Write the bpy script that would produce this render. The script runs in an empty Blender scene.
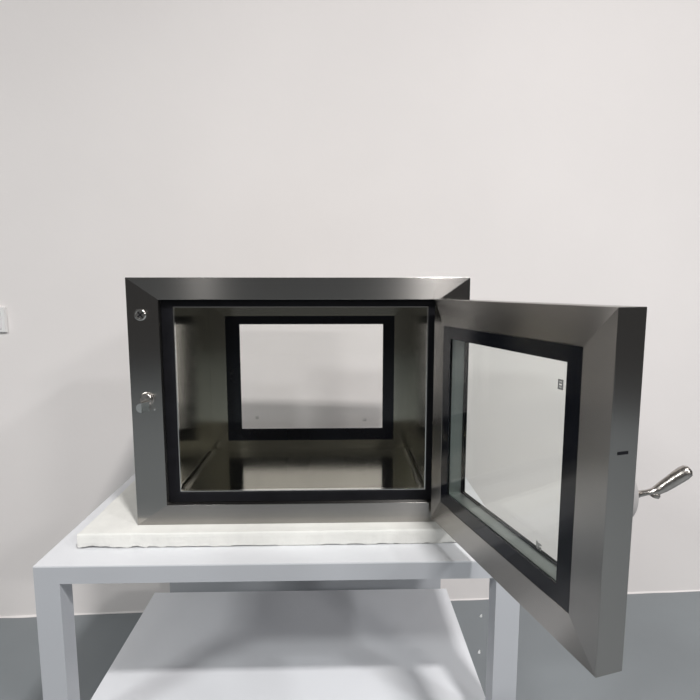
import bpy, math, random
from mathutils import Vector, Matrix, noise
random.seed(3)
scn = bpy.context.scene
C = scn.collection
R = math.radians

# ------------------------------------------------------------------ materials
def new_mat(name):
    m = bpy.data.materials.new(name); m.use_nodes = True
    nt = m.node_tree
    return m, nt, nt.nodes['Principled BSDF']

def plain(name, col, rough=.5, metal=0., noise_scale=None, noise_amt=.05, bump=0., bump_scale=60, spec=.5):
    m, nt, b = new_mat(name)
    b.inputs['Base Color'].default_value = (*col, 1)
    b.inputs['Roughness'].default_value = rough
    b.inputs['Metallic'].default_value = metal
    b.inputs['Specular IOR Level'].default_value = spec
    tc = nt.nodes.new('ShaderNodeTexCoord')
    if noise_scale:
        n = nt.nodes.new('ShaderNodeTexNoise'); n.inputs['Scale'].default_value = noise_scale
        n.inputs['Detail'].default_value = 4
        r = nt.nodes.new('ShaderNodeValToRGB')
        r.color_ramp.elements[0].position = .3; r.color_ramp.elements[1].position = .7
        r.color_ramp.elements[0].color = (*[c*(1-noise_amt) for c in col], 1)
        r.color_ramp.elements[1].color = (*[min(1, c*(1+noise_amt)) for c in col], 1)
        nt.links.new(tc.outputs['Object'], n.inputs['Vector'])
        nt.links.new(n.outputs['Fac'], r.inputs['Fac'])
        nt.links.new(r.outputs['Color'], b.inputs['Base Color'])
    if bump:
        n2 = nt.nodes.new('ShaderNodeTexNoise'); n2.inputs['Scale'].default_value = bump_scale
        n2.inputs['Detail'].default_value = 6
        bp = nt.nodes.new('ShaderNodeBump'); bp.inputs['Strength'].default_value = bump
        bp.inputs['Distance'].default_value = .01
        nt.links.new(tc.outputs['Object'], n2.inputs['Vector'])
        nt.links.new(n2.outputs['Fac'], bp.inputs['Height'])
        nt.links.new(bp.outputs['Normal'], b.inputs['Normal'])
    return m

def steel(name, col, rough, aniso, brush=.06):
    """brushed stainless: U of the uv map runs along the brushing"""
    m, nt, b = new_mat(name)
    b.inputs['Base Color'].default_value = (*col, 1)
    b.inputs['Metallic'].default_value = 1
    b.inputs['Roughness'].default_value = rough
    b.inputs['Anisotropic'].default_value = aniso
    b.inputs['Anisotropic Rotation'].default_value = .25   # highlights stretch across the brushing
    uv = nt.nodes.new('ShaderNodeUVMap'); uv.uv_map = 'UVMap'
    tg = nt.nodes.new('ShaderNodeTangent'); tg.direction_type = 'UV_MAP'; tg.uv_map = 'UVMap'
    nt.links.new(tg.outputs['Tangent'], b.inputs['Tangent'])
    mp = nt.nodes.new('ShaderNodeMapping'); mp.inputs['Scale'].default_value = (6, 900, 1)
    n = nt.nodes.new('ShaderNodeTexNoise'); n.inputs['Scale'].default_value = 1; n.inputs['Detail'].default_value = 3
    nt.links.new(uv.outputs['UV'], mp.inputs['Vector']); nt.links.new(mp.outputs['Vector'], n.inputs['Vector'])
    mr = nt.nodes.new('ShaderNodeMapRange')
    mr.inputs['To Min'].default_value = rough*(1-brush*3); mr.inputs['To Max'].default_value = rough*(1+brush*3)
    nt.links.new(n.outputs['Fac'], mr.inputs['Value']); nt.links.new(mr.outputs['Result'], b.inputs['Roughness'])
    r = nt.nodes.new('ShaderNodeMapRange')
    cm = nt.nodes.new('ShaderNodeMixRGB'); cm.blend_type = 'MULTIPLY'; cm.inputs['Fac'].default_value = 1
    cm.inputs['Color1'].default_value = (*col, 1)
    r.inputs['To Min'].default_value = 1-brush; r.inputs['To Max'].default_value = 1+brush
    nt.links.new(n.outputs['Fac'], r.inputs['Value']); nt.links.new(r.outputs['Result'], cm.inputs['Color2'])
    nt.links.new(cm.outputs['Color'], b.inputs['Base Color'])
    return m

def glass(name, tint):
    m = bpy.data.materials.new(name); m.use_nodes = True
    nt = m.node_tree; nt.nodes.clear()
    o = nt.nodes.new('ShaderNodeOutputMaterial'); mx = nt.nodes.new('ShaderNodeMixShader')
    t = nt.nodes.new('ShaderNodeBsdfTransparent'); t.inputs['Color'].default_value = (*tint, 1)
    g = nt.nodes.new('ShaderNodeBsdfGlossy'); g.inputs['Roughness'].default_value = .01
    f = nt.nodes.new('ShaderNodeFresnel'); 
    # the same reflectance on the way in and on the way out of the pane
    ge = nt.nodes.new('ShaderNodeNewGeometry'); mr = nt.nodes.new('ShaderNodeMapRange')
    mr.inputs['To Min'].default_value = 1.36; mr.inputs['To Max'].default_value = 1/1.36
    nt.links.new(ge.outputs['Backfacing'], mr.inputs['Value']); nt.links.new(mr.outputs['Result'], f.inputs['IOR'])
    nt.links.new(f.outputs['Fac'], mx.inputs['Fac']); nt.links.new(t.outputs[0], mx.inputs[1])
    nt.links.new(g.outputs[0], mx.inputs[2]); nt.links.new(mx.outputs[0], o.inputs['Surface'])
    return m

M_WALL = plain('wall_paint', (.87, .83, .812), .75, noise_scale=1.3, noise_amt=.025, bump=.05, bump_scale=35, spec=.2)
M_FLOOR = plain('epoxy_floor', (.225, .245, .258), .45, noise_scale=2.2, noise_amt=.06, bump=.03, bump_scale=20, spec=.4)
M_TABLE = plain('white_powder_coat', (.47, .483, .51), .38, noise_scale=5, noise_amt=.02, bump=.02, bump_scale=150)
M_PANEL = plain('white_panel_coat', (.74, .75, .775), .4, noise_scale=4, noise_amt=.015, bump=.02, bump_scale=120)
M_SLAB = plain('white_board', (.79, .785, .75), .9, noise_scale=25, noise_amt=.03, bump=.12, bump_scale=90, spec=.1)
M_STEEL = steel('brushed_stainless', (.385, .372, .355), .24, 1.0, .03)
M_LINER = steel('satin_stainless', (.44, .43, .37), .15, .8, .03)
M_TRIM = steel('bright_stainless', (.78, .77, .74), .18, .3)
M_BLACK = plain('black_glass_border', (.008, .009, .013), .12, noise_scale=8, noise_amt=.2, spec=.35)
M_RUBBER = plain('black_rubber', (.008, .008, .010), .5, noise_scale=30, noise_amt=.2, spec=.15)
M_CAST = plain('cast_satin_metal', (.48, .45, .42), .27, 1, noise_scale=60, noise_amt=.1, bump=.1, bump_scale=200)
M_CHROME = plain('chrome', (.8, .79, .76), .15, 1, noise_scale=80, noise_amt=.05)
M_GREY = plain('grey_plastic', (.40, .385, .38), .4, noise_scale=40, noise_amt=.05)
M_SPACER = plain('spacer_aluminium', (.26, .29, .275), .35, .6, noise_scale=20, noise_amt=.06)
M_STAMP = plain('etched_stamp', (.30, .30, .29), .8, noise_scale=300, noise_amt=.3)
M_SWITCH = plain('switch_plastic', (.86, .85, .84), .3, noise_scale=30, noise_amt=.01)
M_GLASS = glass('door_glass', (.985, .993, .986))
M_GLASS_B = glass('rear_glass', (.991, .993, .991))
M_CHIP = plain('paint_chip', (.85, .85, .85), .6, noise_scale=90, noise_amt=.05)

# ------------------------------------------------------------------ mesh helper
class MB:
    def __init__(s): s.v = []; s.f = []; s.uv = []
    def quad(s, pts, u=None):
        """u: brushing direction (3-vector)"""
        pts = [Vector(p) for p in pts]
        n = (pts[1]-pts[0]).cross(pts[-1]-pts[0])
        if n.length < 1e-12: n = Vector((0, 0, 1))
        n.normalize()
        u = Vector(u) if u else (pts[1]-pts[0])
        u = u - n*u.dot(n)
        if u.length < 1e-6: u = pts[1]-pts[0]
        u.normalize(); w = n.cross(u)
        i = len(s.v); s.v += pts; s.f.append(tuple(range(i, i+len(pts))))
        s.uv += [(p.dot(u), p.dot(w)) for p in pts]
    def box(s, a, b, u=None):
        x0, y0, z0 = a; x1, y1, z1 = b
        if u is None:
            d = (x1-x0, y1-y0, z1-z0); k = d.index(max(d)); u = [0, 0, 0]; u[k] = 1
        q = s.quad
        q([(x0,y0,z0),(x1,y0,z0),(x1,y0,z1),(x0,y0,z1)], u)
        q([(x1,y1,z0),(x0,y1,z0),(x0,y1,z1),(x1,y1,z1)], u)
        q([(x0,y1,z0),(x0,y0,z0),(x0,y0,z1),(x0,y1,z1)], u)
        q([(x1,y0,z0),(x1,y1,z0),(x1,y1,z1),(x1,y0,z1)], u)
        q([(x0,y0,z1),(x1,y0,z1),(x1,y1,z1),(x0,y1,z1)], u)
        q([(x0,y1,z0),(x1,y1,z0),(x1,y0,z0),(x0,y0,z0)], u)
    def frame(s, o, i, y0, y1):
        """mitred frame ring; o,i = (x0,x1,z0,z1) outer and inner rectangles"""
        ox0, ox1, oz0, oz1 = o; ix0, ix1, iz0, iz1 = i
        X = (1, 0, 0); Z = (0, 0, 1)
        def bar(p0, p1, q1, q0, u):      # p outer edge, q inner edge, counterclockwise seen from -Y
            f = lambda p, y: (p[0], y, p[1])
            s.quad([f(p0,y0), f(p1,y0), f(q1,y0), f(q0,y0)], u)
            s.quad([f(q0,y1), f(q1,y1), f(p1,y1), f(p0,y1)], u)
            s.quad([f(p0,y1), f(p1,y1), f(p1,y0), f(p0,y0)], u)
            s.quad([f(q0,y0), f(q1,y0), f(q1,y1), f(q0,y1)], u)
        bar((ox0,oz0),(ox1,oz0),(ix1,iz0),(ix0,iz0), X)
        bar((ox1,oz0),(ox1,oz1),(ix1,iz1),(ix1,iz0), Z)
        bar((ox1,oz1),(ox0,oz1),(ix0,iz1),(ix1,iz1), X)
        bar((ox0,oz1),(ox0,oz0),(ix0,iz0),(ix0,iz1), Z)
    def lathe(s, prof, axis_o, axis_d, n=24, cap=True):
        """prof = [(dist along axis, radius)]"""
        o = Vector(axis_o); d = Vector(axis_d).normalized()
        a = d.orthogonal().normalized(); b = d.cross(a)
        rings = [[o+d*t+(a*math.cos(2*math.pi*k/n)+b*math.sin(2*math.pi*k/n))*r for k in range(n)] for t, r in prof]
        for j in range(len(rings)-1):
            for k in range(n):
                s.quad([rings[j][k], rings[j][(k+1)%n], rings[j+1][(k+1)%n], rings[j+1][k]])
        if cap:
            s.quad(rings[-1]); s.quad(rings[0][::-1])
    def tube(s, path, n=16):
        """path = [(point, ra, rb, side_vector)] elliptical sections"""
        rings = []
        for j, (p, ra, rb, sv) in enumerate(path):
            p = Vector(p)
            t = (Vector(path[min(j+1, len(path)-1)][0]) - Vector(path[max(j-1, 0)][0])).normalized()
            a = Vector(sv); a = (a - t*a.dot(t)).normalized(); b = t.cross(a)
            rings.append([p + a*ra*math.cos(2*math.pi*k/n) + b*rb*math.sin(2*math.pi*k/n) for k in range(n)])
        for j in range(len(rings)-1):
            for k in range(n):
                s.quad([rings[j][k], rings[j][(k+1)%n], rings[j+1][(k+1)%n], rings[j+1][k]])
        s.quad(rings[-1]); s.quad(rings[0][::-1])
    def build(s, name, mat, parent=None, smooth=False, bevel=0, weld=False, subd=0):
        me = bpy.data.meshes.new(name); me.from_pydata([tuple(p) for p in s.v], [], s.f)
        uv = me.uv_layers.new(name='UVMap')
        for k, c in enumerate(s.uv): uv.data[k].uv = c
        me.materials.append(mat)
        o = bpy.data.objects.new(name, me); C.objects.link(o)
        if weld or bevel:
            import bmesh
            bm = bmesh.new(); bm.from_mesh(me); bmesh.ops.remove_doubles(bm, verts=bm.verts, dist=1e-5)
            bmesh.ops.recalc_face_normals(bm, faces=bm.faces); bm.to_mesh(me); bm.free()
        if smooth:
            for p in me.polygons: p.use_smooth = True
        if bevel:
            md = o.modifiers.new('bevel', 'BEVEL'); md.width = bevel; md.segments = 2; md.limit_method = 'ANGLE'
            md.angle_limit = R(40)
        if subd:
            md = o.modifiers.new('subd', 'SUBSURF'); md.levels = subd; md.render_levels = subd
        if parent: o.parent = parent
        return o

def tag(o, label=None, cat=None, group=None, kind=None):
    if label: o['label'] = label
    if cat: o['category'] = cat
    if group: o['group'] = group
    if kind: o['kind'] = kind
    return o
def empty(name, loc, rz=0):
    o = bpy.data.objects.new(name, None); C.objects.link(o)
    o.location = loc; o.rotation_euler = (0, 0, rz); o.empty_display_size = .1
    return o

CAMZ = 1.3617
# ------------------------------------------------------------------ setting
wa = math.atan(.062)
def wall_y(x): return 1.983 + .062*(x+1.33)
wx = lambda x: (x, wall_y(x))
m = MB()
for (xa, xb) in [(-4.5, 5.0)]:
    a = wx(xa); b = wx(xb); n = Vector((-math.sin(wa), math.cos(wa)))*.12
    m.quad([(a[0],a[1],-.02),(b[0],b[1],-.02),(b[0],b[1],5.2),(a[0],a[1],5.2)])
    m.quad([(b[0]+n.x,b[1]+n.y,-.02),(a[0]+n.x,a[1]+n.y,-.02),(a[0]+n.x,a[1]+n.y,5.2),(b[0]+n.x,b[1]+n.y,5.2)])
    m.quad([(a[0],a[1],5.2),(b[0],b[1],5.2),(b[0]+n.x,b[1]+n.y,5.2),(a[0]+n.x,a[1]+n.y,5.2)])
    m.quad([(a[0],a[1],-.02),(a[0],a[1],5.2),(a[0]+n.x,a[1]+n.y,5.2),(a[0]+n.x,a[1]+n.y,-.02)])
    m.quad([(b[0],b[1],5.2),(b[0],b[1],-.02),(b[0]+n.x,b[1]+n.y,-.02),(b[0]+n.x,b[1]+n.y,5.2)])
tag(m.build('wall_back', M_WALL), kind='structure')
m = MB(); m.box((-4.6, -7.5, -.06), (5.1, 2.6, 0))
tag(m.build('floor', M_FLOOR), kind='structure')
# uneven paint edge where the wall meets the floor
m = MB(); N = 190
dirv = Vector((math.cos(wa), math.sin(wa), 0)); nv = Vector((math.sin(wa), -math.cos(wa), 0))
o0 = Vector((-2.4, wall_y(-2.4), 0))
prev = None
for k in range(N+1):
    t = k*4.6/N
    h = .004 + .006*abs(noise.noise(Vector((t*3.1, 0, 0)))) ; d = .004 + .008*abs(noise.noise(Vector((t*5.3, 4, 0))))
    p = o0 + dirv*t
    cur = [p + nv*.0002, p + nv*d, p + nv*d*.7 + Vector((0,0,h*.5)), p + nv*.0002 + Vector((0,0,h))]
    if prev:
        for a in range(3): m.quad([prev[a+1], cur[a+1], cur[a], prev[a]][::-1])
    prev = cur
tag(m.build('trim_1', M_WALL), kind='structure')

# light switch at the left edge
sw = empty('wall_switch', (0, 0, 0))
tag(sw, 'white plastic switch plate on the wall at the left edge', 'light switch')
def wpt(x, off, z): return (x + nv.x*off, wall_y(x) + nv.y*off, z)
m = MB()
def wbox(m, x0, x1, z0, z1, d0, d1, ch=.003):
    A = [wpt(x0,d0,z0), wpt(x1,d0,z0), wpt(x1,d0,z1), wpt(x0,d0,z1)]
    B = [wpt(x0+ch,d1,z0+ch), wpt(x1-ch,d1,z0+ch), wpt(x1-ch,d1,z1-ch), wpt(x0+ch,d1,z1-ch)]
    m.quad(B)
    for k in range(4): m.quad([A[k], A[(k+1)%4], B[(k+1)%4], B[k]])
SX1, SZ0, SZ1 = -1.336, 1.192, 1.292
wbox(m, SX1-.10, SX1, SZ0, SZ1, .0003, .012)
m.build('switch_plate', M_SWITCH, sw)
m = MB(); wbox(m, SX1-.085, SX1-.014, SZ0+.053, SZ1-.014, .0121, .0155, .002); m.build('rocker', M_SWITCH, sw)
m = MB(); wbox(m, SX1-.085, SX1-.014, SZ0+.014, SZ0+.050, .0121, .0155, .002); m.build('rocker', M_SWITCH, sw)

# ------------------------------------------------------------------ table
TW, TD, TH = 1.093, .905, .75
tb = empty('work_table', (-.7033, 1.0623, 0), .0242)
tag(tb, 'white metal table with square legs under the stainless box', 'table')
m = MB(); m.box((0, 0, TH-.003), (TW, TD, TH)); m.build('tabletop', M_PANEL, tb)
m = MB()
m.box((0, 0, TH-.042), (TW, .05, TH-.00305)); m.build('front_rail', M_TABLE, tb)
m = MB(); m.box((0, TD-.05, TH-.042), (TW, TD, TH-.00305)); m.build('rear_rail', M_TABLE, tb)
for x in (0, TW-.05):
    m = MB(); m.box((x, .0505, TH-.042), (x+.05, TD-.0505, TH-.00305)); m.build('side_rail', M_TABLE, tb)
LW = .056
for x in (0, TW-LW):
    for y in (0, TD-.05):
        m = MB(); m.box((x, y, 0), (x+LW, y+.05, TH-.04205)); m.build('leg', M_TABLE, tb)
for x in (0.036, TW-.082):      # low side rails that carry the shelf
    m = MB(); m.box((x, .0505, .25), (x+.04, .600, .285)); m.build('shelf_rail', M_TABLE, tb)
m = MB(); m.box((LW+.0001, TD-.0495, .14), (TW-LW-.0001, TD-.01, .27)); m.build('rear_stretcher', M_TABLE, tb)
m = MB(); m.box((.032, .055, .2852), (TW-.032, .612, .300)); m.build('shelf', M_PANEL, tb)

# ------------------------------------------------------------------ slab under the box
SLT = .0371
sx0, sx1, sy0, sy1 = 0, .985, 0, .60
sl = MB()
nx, ny = 160, 60
def jig(t, s_, seed): return noise.noise(Vector((t*14, seed, s_*20)))*.0016 + noise.noise(Vector((t*60, seed, 1)))*.0008
def ring(z, chip, inset):
    pts = []
    for k in range(nx+1): x = sx0+(sx1-sx0)*k/nx; g = (1.0 if x < .17 else .35)*max(0, noise.noise(Vector((x*42, 2.5, 7)))+.22); pts.append((x, sy0+inset+jig(x, z, 1)+chip*g, z+(.0024*g if 0 < z < .007 else 0)))
    for k in range(1, ny+1): y = sy0+(sy1-sy0)*k/ny; pts.append((sx1-inset+jig(y, z, 2), y, z))
    for k in range(1, nx+1): x = sx1-(sx1-sx0)*k/nx; pts.append((x, sy1-inset+jig(x, z, 3), z))
    for k in range(1, ny): y = sy1-(sy1-sy0)*k/ny; pts.append((sx0+inset+jig(y, z, 4), y, z))
    P = []
    for p in pts:
        P.append(Vector(p))
    return P
levels = [(0, .04, .004), (.0026, .04, .003), (.0042, .003, .0005), (.016, .001, 0), (.028, .001, 0), (.034, .001, .0008), (SLT, .001, .0035)]
rings = [ring(*l) for l in levels]
for j in range(len(rings)-1):
    n_ = len(rings[j])
    for k in range(n_):
        sl.quad([rings[j][k], rings[j][(k+1)%n_], rings[j+1][(k+1)%n_], rings[j+1][k]])
sl.quad(rings[-1]); sl.quad(rings[0][::-1])
slab = sl.build('support_slab', M_SLAB, weld=True)
slab.location = (-.643, 1.136, TH+.0002); slab.rotation_euler = (0, 0, .030)
tag(slab, 'thick white board with ragged edges lying on the white table under the box', 'board')

# ------------------------------------------------------------------ pass box
W, H, DEP = .8017, .600, .405
bx = empty('pass_box', (-.519, 1.1841, TH+.0002+SLT+.0002), .0256)
tag(bx, 'brushed stainless steel pass box with its glass door standing wide open', 'pass box')
# rectangles: outer, rebate, liner
OUT = (0, W, 0, H); REB = (.073, W-.073, .0505, .549); LIN = (.100, W-.094, .0752, .532)
LI0 = .028; LI1 = .352
m = MB(); m.frame(OUT, REB, 0, LI0); m.build('front_frame', M_STEEL, bx, bevel=.0008)
m = MB(); m.frame(REB, LIN, LI0-.012, LI0-.0003); m.build('gasket', M_RUBBER, bx, bevel=.002)
# bright folded lip around the chamber mouth
m = MB(); m.frame((LIN[0], LIN[1], LIN[2], LIN[3]), (LIN[0]+.0022, LIN[1]-.0022, LIN[2]+.0022, LIN[3]-.0022), LI0-.008, LI0+.002)
m.build('liner_lip', M_TRIM, bx)
m = MB()
x0, x1, z0, z1 = LIN[0]+.0004, LIN[1]-.0004, LIN[2]+.0004, LIN[3]-.0004
Y = (0, 1, 0); X = (1, 0, 0); Z = (0, 0, 1)
ya, yb = LI0+.0022, LI1
m.quad([(x0,ya,z0),(x1,ya,z0),(x1,yb,z0),(x0,yb,z0)], X)
m.quad([(x0,yb,z1),(x1,yb,z1),(x1,ya,z1),(x0,ya,z1)], X)
m.quad([(x0,ya,z0),(x0,yb,z0),(x0,yb,z1),(x0,ya,z1)], Z)
m.quad([(x1,yb,z0),(x1,ya,z0),(x1,ya,z1),(x1,yb,z1)], Z)
m.build('inner_liner', M_LINER, bx)
# outer casing sides behind the front frame
m = MB()
m.frame(OUT, (.012, W-.012, .012, H-.012), LI0+.0003, DEP-.0253)
m.build('outer_casing', M_STEEL, bx, bevel=.0008)
# small drain groove strips along the chamber floor
for xs, xd in ((x0+.006, 1), (x1-.006, -1)):
    m = MB(); w_ = .007*xd
    m.box((min(xs, xs+w_), ya+.004, z0+.0002), (max(xs, xs+w_), yb-.014, z0+.005), Y)
    m.build('floor_strip', M_TRIM, bx, bevel=.001)
    m = MB(); m.box((min(xs-.003*xd, xs), ya+.004, z0+.0002), (max(xs-.003*xd, xs), yb-.014, z0+.0016), Y)
    m.build('drain_slot', M_RUBBER, bx)
# rear frame and rear door with its window
RB = (.150, .664, .105, .492); RG = (.193, .629, .142, .467)
m = MB(); m.frame(OUT, (.085, W-.085, .065, .54), DEP-.025, DEP); m.build('rear_frame', M_STEEL, bx, bevel=.0008)
m = MB(); m.frame((.087, W-.087, .067, .538), (RB[0]+.002, RB[1]-.002, RB[2]+.002, RB[3]-.002), LI1+.0005, DEP)
rd = m.build('rear_door', M_LINER, bx)
for yy, g_ in ((LI1-.002, 0), (DEP-.003, .020)):
    m = MB(); m.frame(RB, (RG[0]-g_, RG[1]+g_, RG[2]-g_, RG[3]+g_*.5), yy, yy+.0024); m.build('glass_border', M_BLACK, rd)
m = MB(); m.frame((RG[0]-.030, RG[1]+.030, RG[2]-.026, RG[3]+.022), (RG[0]-.021, RG[1]+.021, RG[2]-.021, RG[3]+.012), LI1+.0045, DEP-.0085)
m.build('glass_spacer', M_RUBBER, rd)
for yy in (LI1+.0006, DEP-.008):
    m = MB(); m.box((RB[0]+.0035, yy, RB[2]+.0035), (RB[1]-.0035, yy+.0035, RB[3]-.0035)); m.build('glass_pane', M_GLASS_B, rd)

def stamp(parent, cx, cz, y, w=.010, h=.010, kind=0):
    m = MB(); t = w*(.13 if y > .1 else .26)
    if kind == 0:      # little boxed mark
        m.box((cx-w/2, y, cz-h/2), (cx+w/2, y+.0003, cz-h/2+t)); m.box((cx-w/2, y, cz+h/2-t), (cx+w/2, y+.0003, cz+h/2))
        m.box((cx-w/2, y, cz-h/2+t), (cx-w/2+t, y+.0003, cz+h/2-t)); m.box((cx+w/2-t, y, cz-h/2+t), (cx+w/2, y+.0003, cz+h/2-t))
        m.box((cx-w*.25, y, cz-h*.22), (cx+w*.25, y+.0003, cz-h*.08)); m.box((cx-w*.25, y, cz+h*.08), (cx+w*.25, y+.0003, cz+h*.22))
    else:
        m.box((cx-w/2, y, cz-h/2), (cx-w/2+t, y+.0003, cz+h*.4)); m.box((cx-w/2+t, y, cz-h/2), (cx, y+.0003, cz-h/2+t))
        m.box((cx-t/2, y, cz-h/2+t), (cx+t/2, y+.0003, cz+h*.3)); m.box((cx+w*.2, y, cz-h/2), (cx+w/2, y+.0003, cz-h*.1))
        m.box((cx+w*.2, y, cz+h*.1), (cx+w/2, y+.0003, cz+h*.3))
    return m.build('glass_stamp', M_STAMP, parent)
stamp(rd, .240, .1765, LI1+.0002, .0085, .008)
stamp(rd, .5735, .169, LI1+.0002, .011, .010, 1)

# lock cylinder (upper left stile)
m = MB(); m.lathe([(0, .0135), (.0025, .0135), (.0035, .0120), (.0035, .0102), (.0015, .0100)], (.0315, 0, .514), (0, -1, 0), 32)
lk = m.build('lock_cylinder', M_CHROME, bx)
m = MB()
for a_ in (R(40), R(130)):
    d = Vector((math.cos(a_), 0, math.sin(a_)))*.0088; e = Vector((-math.sin(a_), 0, math.cos(a_)))*.0014
    o_ = Vector((.0315, -.0019 - (.0001 if a_ > 1 else 0), .514))
    m.quad([o_-d-e, o_+d-e, o_+d+e, o_-d+e])
m.build('keyway', M_RUBBER, lk)
# spring latch (left stile, mid height)
lx, lz = .0375, .307
m = MB(); m.lathe([(0, .0165), (.002, .0165), (.003, .0145), (.010, .0138), (.0115, .012)], (lx+.001, 0, lz+.008), (0, -1, 0), 28)
lt = m.build('latch_barrel', M_CAST, bx, smooth=False)
m = MB()      # spring latch nose: round bolt cut to a slanting face on its right
nz = 20; pr = []
for k in range(nz+1):
    a_ = -math.pi/2 + math.pi*k/nz
    pr.append((lx-.004-.0125*math.cos(a_), lz-.0085+.0115*math.sin(a_)))
pr += [(lx+.0085, lz+.003), (lx+.0085, lz-.020)]
fr = [(x, -.027 if x < lx else -.012, z) for x, z in pr]
bk = [(x, -.0003, z) for x, z in pr]
n_ = len(pr)
for k in range(n_): m.quad([fr[k], fr[(k+1) % n_], bk[(k+1) % n_], bk[k]])
m.quad(fr[:nz+1][::-1]); m.quad([fr[nz], fr[0], fr[nz+2], fr[nz+1]]); m.quad(bk)
m.build('latch_nose', M_CHROME, bx, weld=True)
m = MB(); m.lathe([(0, .0024), (.001, .0022), (.0014, .0015)], (lx+.017, 0, lz-.018), (0, -1, 0), 14); m.build('screw', M_CHROME, bx)

# ------------------------------------------------------------------ open door (part of the box)
ANG = 1.2791
LD, HD, TDK = .5513, .5318, .0475
S0 = .011
# door local: X = s along the leaf, Y = t through its thickness, Z up; built in box space
cb, sb = math.cos(.0256), math.sin(.0256)
hx, hy = .1943, 1.1975
dz_world = (CAMZ - .0239 - HD)
dxw, dyw = hx+.519, hy-1.1841
lx_, ly_ = dxw*cb + dyw*sb, -dxw*sb + dyw*cb
m = MB()
DO = (S0, LD, 0, HD); DI = (.058, LD-.0605, .060, HD-.059)
m.frame(DO, DI, 0, TDK)
dr = m.build('door', M_STEEL, bx, bevel=.0008)
dr.location = (lx_, ly_, dz_world - bx.location.z)
dr.rotation_euler = (0, 0, -ANG - .0256)
DG = (.089, .459, .091, .446)
for yy in (.0006, TDK-.003):
    m = MB(); m.frame((DI[0]+.0005, DI[1]-.0005, DI[2]+.0005, DI[3]-.0005), DG, yy, yy+.0024)
    m.build('glass_border', M_BLACK, dr)
m = MB(); m.frame((DI[0]+.003, DI[1]-.003, DI[2]+.003, DI[3]-.003), (DG[0]-.001, DG[1]+.001, DG[2]-.001, DG[3]+.001), .0075, TDK-.0105)
m.build('glass_spacer', M_SPACER, dr)
m = MB(); m.frame((DG[0]-.006, DG[1]+.006, DG[2]-.006, DG[3]+.006), (DG[0]+.0022, DG[1]-.0016, DG[2]+.0018, DG[3]-.0016), TDK-.0104, TDK-.0076)
m.build('glass_seal', M_RUBBER, dr)
for yy in (.0032, TDK-.0072):
    m = MB(); m.box((DI[0]+.002, yy, DI[2]+.002), (DI[1]-.002, yy+.004, DI[3]-.002)); m.build('glass_pane', M_GLASS, dr)
stamp(dr, .444, .409, .0028, .012, .016)
stamp(dr, .411, .130, .0028, .013, .014, 1)
# slot in the free edge of the leaf
m = MB(); zsl = .332
m.box((LD+.0001, .013, zsl-.0022), (LD+.0006, .031, zsl+.0022)); m.build('latch_slot', M_RUBBER, dr)
# handle on the outer face
hs, hz = .537, .258
m = MB(); m.lathe([(0, .012), (.009, .012), (.0125, .0105), (.0135, .008)], (hs, TDK+.0001, hz), (0, 1, 0), 28)
for v in m.v: v.z = hz + (v.z-hz)*2.5
hp = m.build('handle_plate', M_GREY, dr, bevel=.0006)
Hn = Vector((hs, TDK+.0136, hz+.004))
def hpnt(ds, dt, dz): return Hn + Vector((ds, dt, dz))
U = (0, 0, 1)
pth = [(hpnt(0, 0, 0), .0085, .0085, U), (hpnt(0, .003, 0), .0062, .0062, U), (hpnt(0, .012, .0002), .0046, .0047, U),
       (hpnt(0, .024, .0005), .0040, .0044, U), (hpnt(.0005, .034, .001), .0048, .0052, U), (hpnt(.002, .041, .003), .0070, .0070, U),
       (hpnt(.005, .048, .0085), .0084, .0080, U), (hpnt(.009, .055, .0155), .0090, .0088, U), (hpnt(.014, .062, .024), .0097, .0098, U),
       (hpnt(.018, .0685, .031), .0100, .0104, U), (hpnt(.0205, .073, .0355), .0088, .0092, U), (hpnt(.022, .0755, .038), .0045, .005, U)]
m = MB(); m.tube(pth, 18); m.build('lever', M_CAST, dr, smooth=True, weld=True)
m = MB(); m.lathe([(0, .002), (.001, .0060), (.005, .0072), (.009, .0050), (.0105, .001)], hpnt(.001, .037, -.0090), (0, .35, 1), 16)
m.build('lever_boss', M_CAST, dr, smooth=True, weld=True)
# hinge knuckles on the face of the right stile
for z_ in (.090, .505):
    m = MB(); m.lathe([(-.022, .0055), (.022, .0055)], (.7665, -.0057, z_), (0, 0, 1), 18)
    m.build('hinge', M_CAST, bx)

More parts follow.
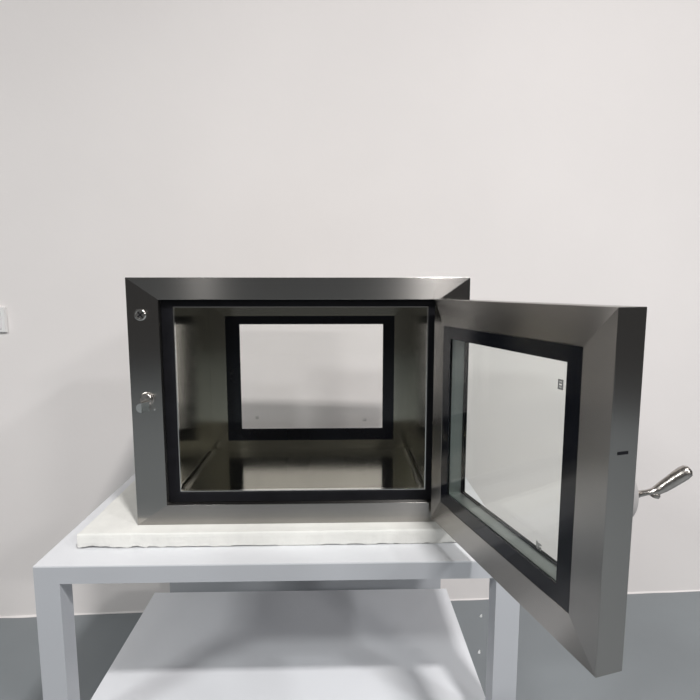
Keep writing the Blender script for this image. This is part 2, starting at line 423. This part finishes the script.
# ------------------------------------------------------------------ chips on the floor
def chip(px, py, s, label, seed):
    m = MB(); r = []
    for k in range(7):
        a = 2*math.pi*k/7; q = s*(.6+.5*abs(noise.noise(Vector((k*1.7, seed, 0)))))
        r.append((math.cos(a)*q*1.5, math.sin(a)*q, 0))
    top = [(x*.8, y*.8, .004+.006*(k in (0, 1, 6))) for k, (x, y, z) in enumerate(r)]
    for k in range(7): m.quad([r[k], r[(k+1)%7], top[(k+1)%7], top[k]])
    m.quad(top); m.quad(r[::-1])
    o = m.build('paint_chip', M_CHIP); o.location = (px, py, .0003); o.rotation_euler = (0, 0, seed*.2)
    tag(o, label, 'paint chip', 'white chips on the floor')
chip(.547, 1.978, .006, 'small white paint chip on the grey floor, the one nearer the back wall', 1.1)
chip(.486, 1.766, .006, 'small white paint chip on the grey floor, the one farther from the wall', 2.3)

# ------------------------------------------------------------------ lamps and added side fills
def area(name, loc, target, size, power, col=(1, 1, 1), sy=None):
    l = bpy.data.lights.new(name, 'AREA'); l.shape = 'RECTANGLE'; l.size = size; l.size_y = sy or size
    l.energy = power; l.color = col
    o = bpy.data.objects.new(name, l); C.objects.link(o); o.location = loc
    o.rotation_euler = (Vector(target)-Vector(loc)).to_track_quat('-Z', 'Y').to_euler()
    return o
area('lamp_or_fill', (.95, -.90, 4.1), (.95, -.90, 0), .30, 155, (1, .98, .97), .20)
area('lamp_or_fill', (-1.9, -4.8, 4.1), (-1.9, -4.8, 0), .35, 30, (1, .98, .965))
area('lamp_or_fill', (3.5, -1.3, 4.1), (3.5, -1.3, 0), .35, 85, (.97, .985, 1))
area('lamp_or_fill', (-3.6, -2.0, 4.1), (-3.6, -2.0, 0), 1.2, 175, (.98, 1, .995), .5)  # soft fill added on the left to lift the shaded shelf and wall
area('lamp_or_fill', (4.6, -4.6, 4.1), (4.6, -4.6, 0), 1.2, 215, (1, .985, .975), .5)  # second added fill, off to the right, evening out the shadows

w = bpy.data.worlds.new('room_air'); scn.world = w; w.use_nodes = True
w.node_tree.nodes['Background'].inputs['Color'].default_value = (.085, .084, .084, 1)
w.node_tree.nodes['Background'].inputs['Strength'].default_value = 1.0

# ------------------------------------------------------------------ camera
cd = bpy.data.cameras.new('camera'); cam = bpy.data.objects.new('camera', cd); C.objects.link(cam)
cam.location = (0, 0, CAMZ)
cam.rotation_euler = (math.pi/2 - .1199, 0, 0)
cd.sensor_width = 36; cd.lens = 508.9*36/700; cd.clip_start = .02
scn.camera = cam
scn.view_settings.view_transform = 'Standard'; scn.view_settings.look = 'None'
scn.view_settings.gamma = 1; scn.view_settings.exposure = -0.12
